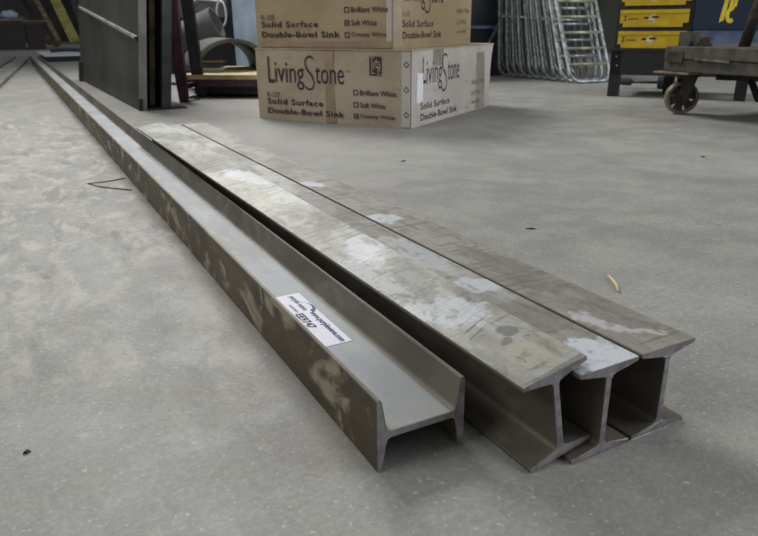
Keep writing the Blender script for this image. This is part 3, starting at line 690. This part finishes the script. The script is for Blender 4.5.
lathe(bm, [(0.034, 0.334), (0.034, 0.350), (0, 0.350)], (0.16, 0.07, 0), (0, 0, 1), 20); obj('bolt', bm, IRON, ct)
obj('stop_block', bx(0.05, 0.11, 0.02, 0.10, 0.334, 0.40), WOODOLD, ct)
bm = bmesh.new(); bar(bm, (0.18, -0.010, 0.278), (0.36, -0.010, 0.272), 0.008, 0.010); obj('side_strap', bm, IRONL, ct)
# swivel fork and wheel
cs = obj('caster_fork', bmesh.new(), IRON, ct)
bm = bmesh.new(); wc = Vector((0.038, 0.115, 0.081)); axw = Vector((0.89, -0.58, 0)).normalized(); sdv = Vector((-axw.y, axw.x, 0))
lathe(bm, [(0, 0.204), (0.06, 0.204), (0.06, 0.186), (0.035, 0.176), (0, 0.176)], (wc.x+0.02, wc.y, 0), (0, 0, 1), 20)
for s_ in (-1, 1):
    p0 = wc + axw*0.038*s_
    bar(bm, p0, Vector((wc.x+0.02, wc.y, 0.19)) + axw*0.038*s_, 0.05, 0.010, up=axw, w2=0.07)
tube(bm, [wc - axw*0.046, wc + axw*0.046], 0.010, 10)
bm.to_mesh(cs.data); bm.free(); cs.data.materials.clear(); cs.data.materials.append(IRON)
bm = bmesh.new(); lathe(bm, [(0.066, -0.024), (0.079, -0.024), (0.081, -0.016), (0.081, 0.016), (0.079, 0.024), (0.066, 0.024), (0.066, -0.024)], wc, axw, 40); obj('tread', bm, IRONL, cs, smooth=False)
bm = bmesh.new(); lathe(bm, [(0.012, -0.03), (0.028, -0.03), (0.030, 0.0), (0.028, 0.03), (0.012, 0.03), (0.012, -0.03)], wc, axw, 24)
for k in range(6):
    a = k*PI/3 + 0.3; d_ = sdv*math.cos(a) + Vector((0, 0, 1))*math.sin(a); bar(bm, wc + d_*0.026, wc + d_*0.068, 0.030, 0.014, up=axw, w2=0.052)
obj('spoked_hub', bm, IRON, cs)
# stake standing in the deck, leaning iron bracket
bm = bmesh.new(); tube(bm, [(0.315, 0.14, 0.32), (0.355, 0.17, 0.60), (0.415, 0.215, 0.95)], 0.026, 14); obj('stake', bm, IRON, ct)
bm = bmesh.new(); bar(bm, (0.50, 0.18, 0.334), (0.62, 0.22, 0.52), 0.07, 0.02, up=(0, 1, 0)); obj('bracket', bm, WOODOLD, ct)
bm = bmesh.new()
bar(bm, (0.26, 0.30, 0.2), (0.36, 0.26, 0.085), 0.025, 0.02, up=(0, 1, 0)); obj('hanging_rod', bm, BLACK, ct)
bm = bmesh.new(); bar(bm, (0.45, 0.34, 0.2), (0.56, 0.3, 0.08), 0.03, 0.02, up=(0, 1, 0)); obj('hanging_rod', bm, BLACK, ct)
bm = bmesh.new(); bar(bm, (0.1, 0.3, 0.18), (0.6, 0.32, 0.19), 0.05, 0.03); obj('axle_bar', bm, BLACK, ct)
bm = bmesh.new(); w2_ = Vector((0.92, 0.62, 0.098)); lathe(bm, [(0.0, -0.026), (0.096, -0.026), (0.098, 0), (0.096, 0.026), (0, 0.026)], w2_, axw, 32)
bar(bm, w2_, (0.92, 0.62, 0.2), 0.08, 0.07, up=(0, 1, 0)); obj('rear_caster', bm, IRON, ct)

# ------------------------------------------------------------------ small things on the floor
bm = bmesh.new(); tube(bm, [(0, 0, 0.003), (0.02, -0.03, 0.004), (0.03, -0.045, 0.0032), (0.042, -0.072, 0.003)], [0.0022, 0.0028, 0.0026, 0.002], 6)
o = obj('twig', bm, PLY, loc=(0.945, 0.832, 0)); o.rotation_euler = (0, 0, -1.13); tag(o, 'short pale twig on the bare floor right of the beams', 'twig')
bm = bmesh.new(); tube(bm, [(0.11, 0.02, 0.002), (0.05, -0.0, 0.002), (0, 0, 0.002), (0.03, -0.07, 0.002), (0.10, -0.16, 0.002)], 0.0016, 6)
o = obj('bent_straw', bm, plain('dry_straw', (96, 62, 44)), loc=(0.187, 2.19, 0)); tag(o, 'thin brown bent straw on the floor left of the long beam', 'straw')
def chip(x, y, sx, sy, m, lab, rz=0.3, h=0.004):
    bm = bmesh.new(); bmesh.ops.create_icosphere(bm, subdivisions=2, radius=1)
    for v in bm.verts:
        k = 1 + 0.25*math.sin(v.co.x*5+x*9)*math.cos(v.co.y*4+y*7); v.co = Vector((v.co.x*sx*k, v.co.y*sy*k, max(0, v.co.z)*h*k))
    o = obj('debris_chip', bm, m, loc=(x, y, 0.0)); o.rotation_euler = (0, 0, rz); tag(o, lab, 'debris')
chip(-0.043, 0.756, 0.004, 0.0022, BLACK, 'tiny black chip on the floor at the lower left')
chip(1.027, 1.145, 0.012, 0.004, BLACK, 'thin dark chip on the floor beyond the right-hand beam', -0.6, 0.003)
chip(2.13, 1.517, 0.010, 0.007, BLACK, 'dark chip on the floor between the cart wheel and the twig', 0.2)
chip(2.11, 1.49, 0.006, 0.006, PLYY, 'yellowish crumb beside the dark chip near the cart', 0.9)
chip(1.19, 2.0, 0.012, 0.006, BLACK, 'dark fleck on the floor in front of the lower carton', 0.2, 0.003)
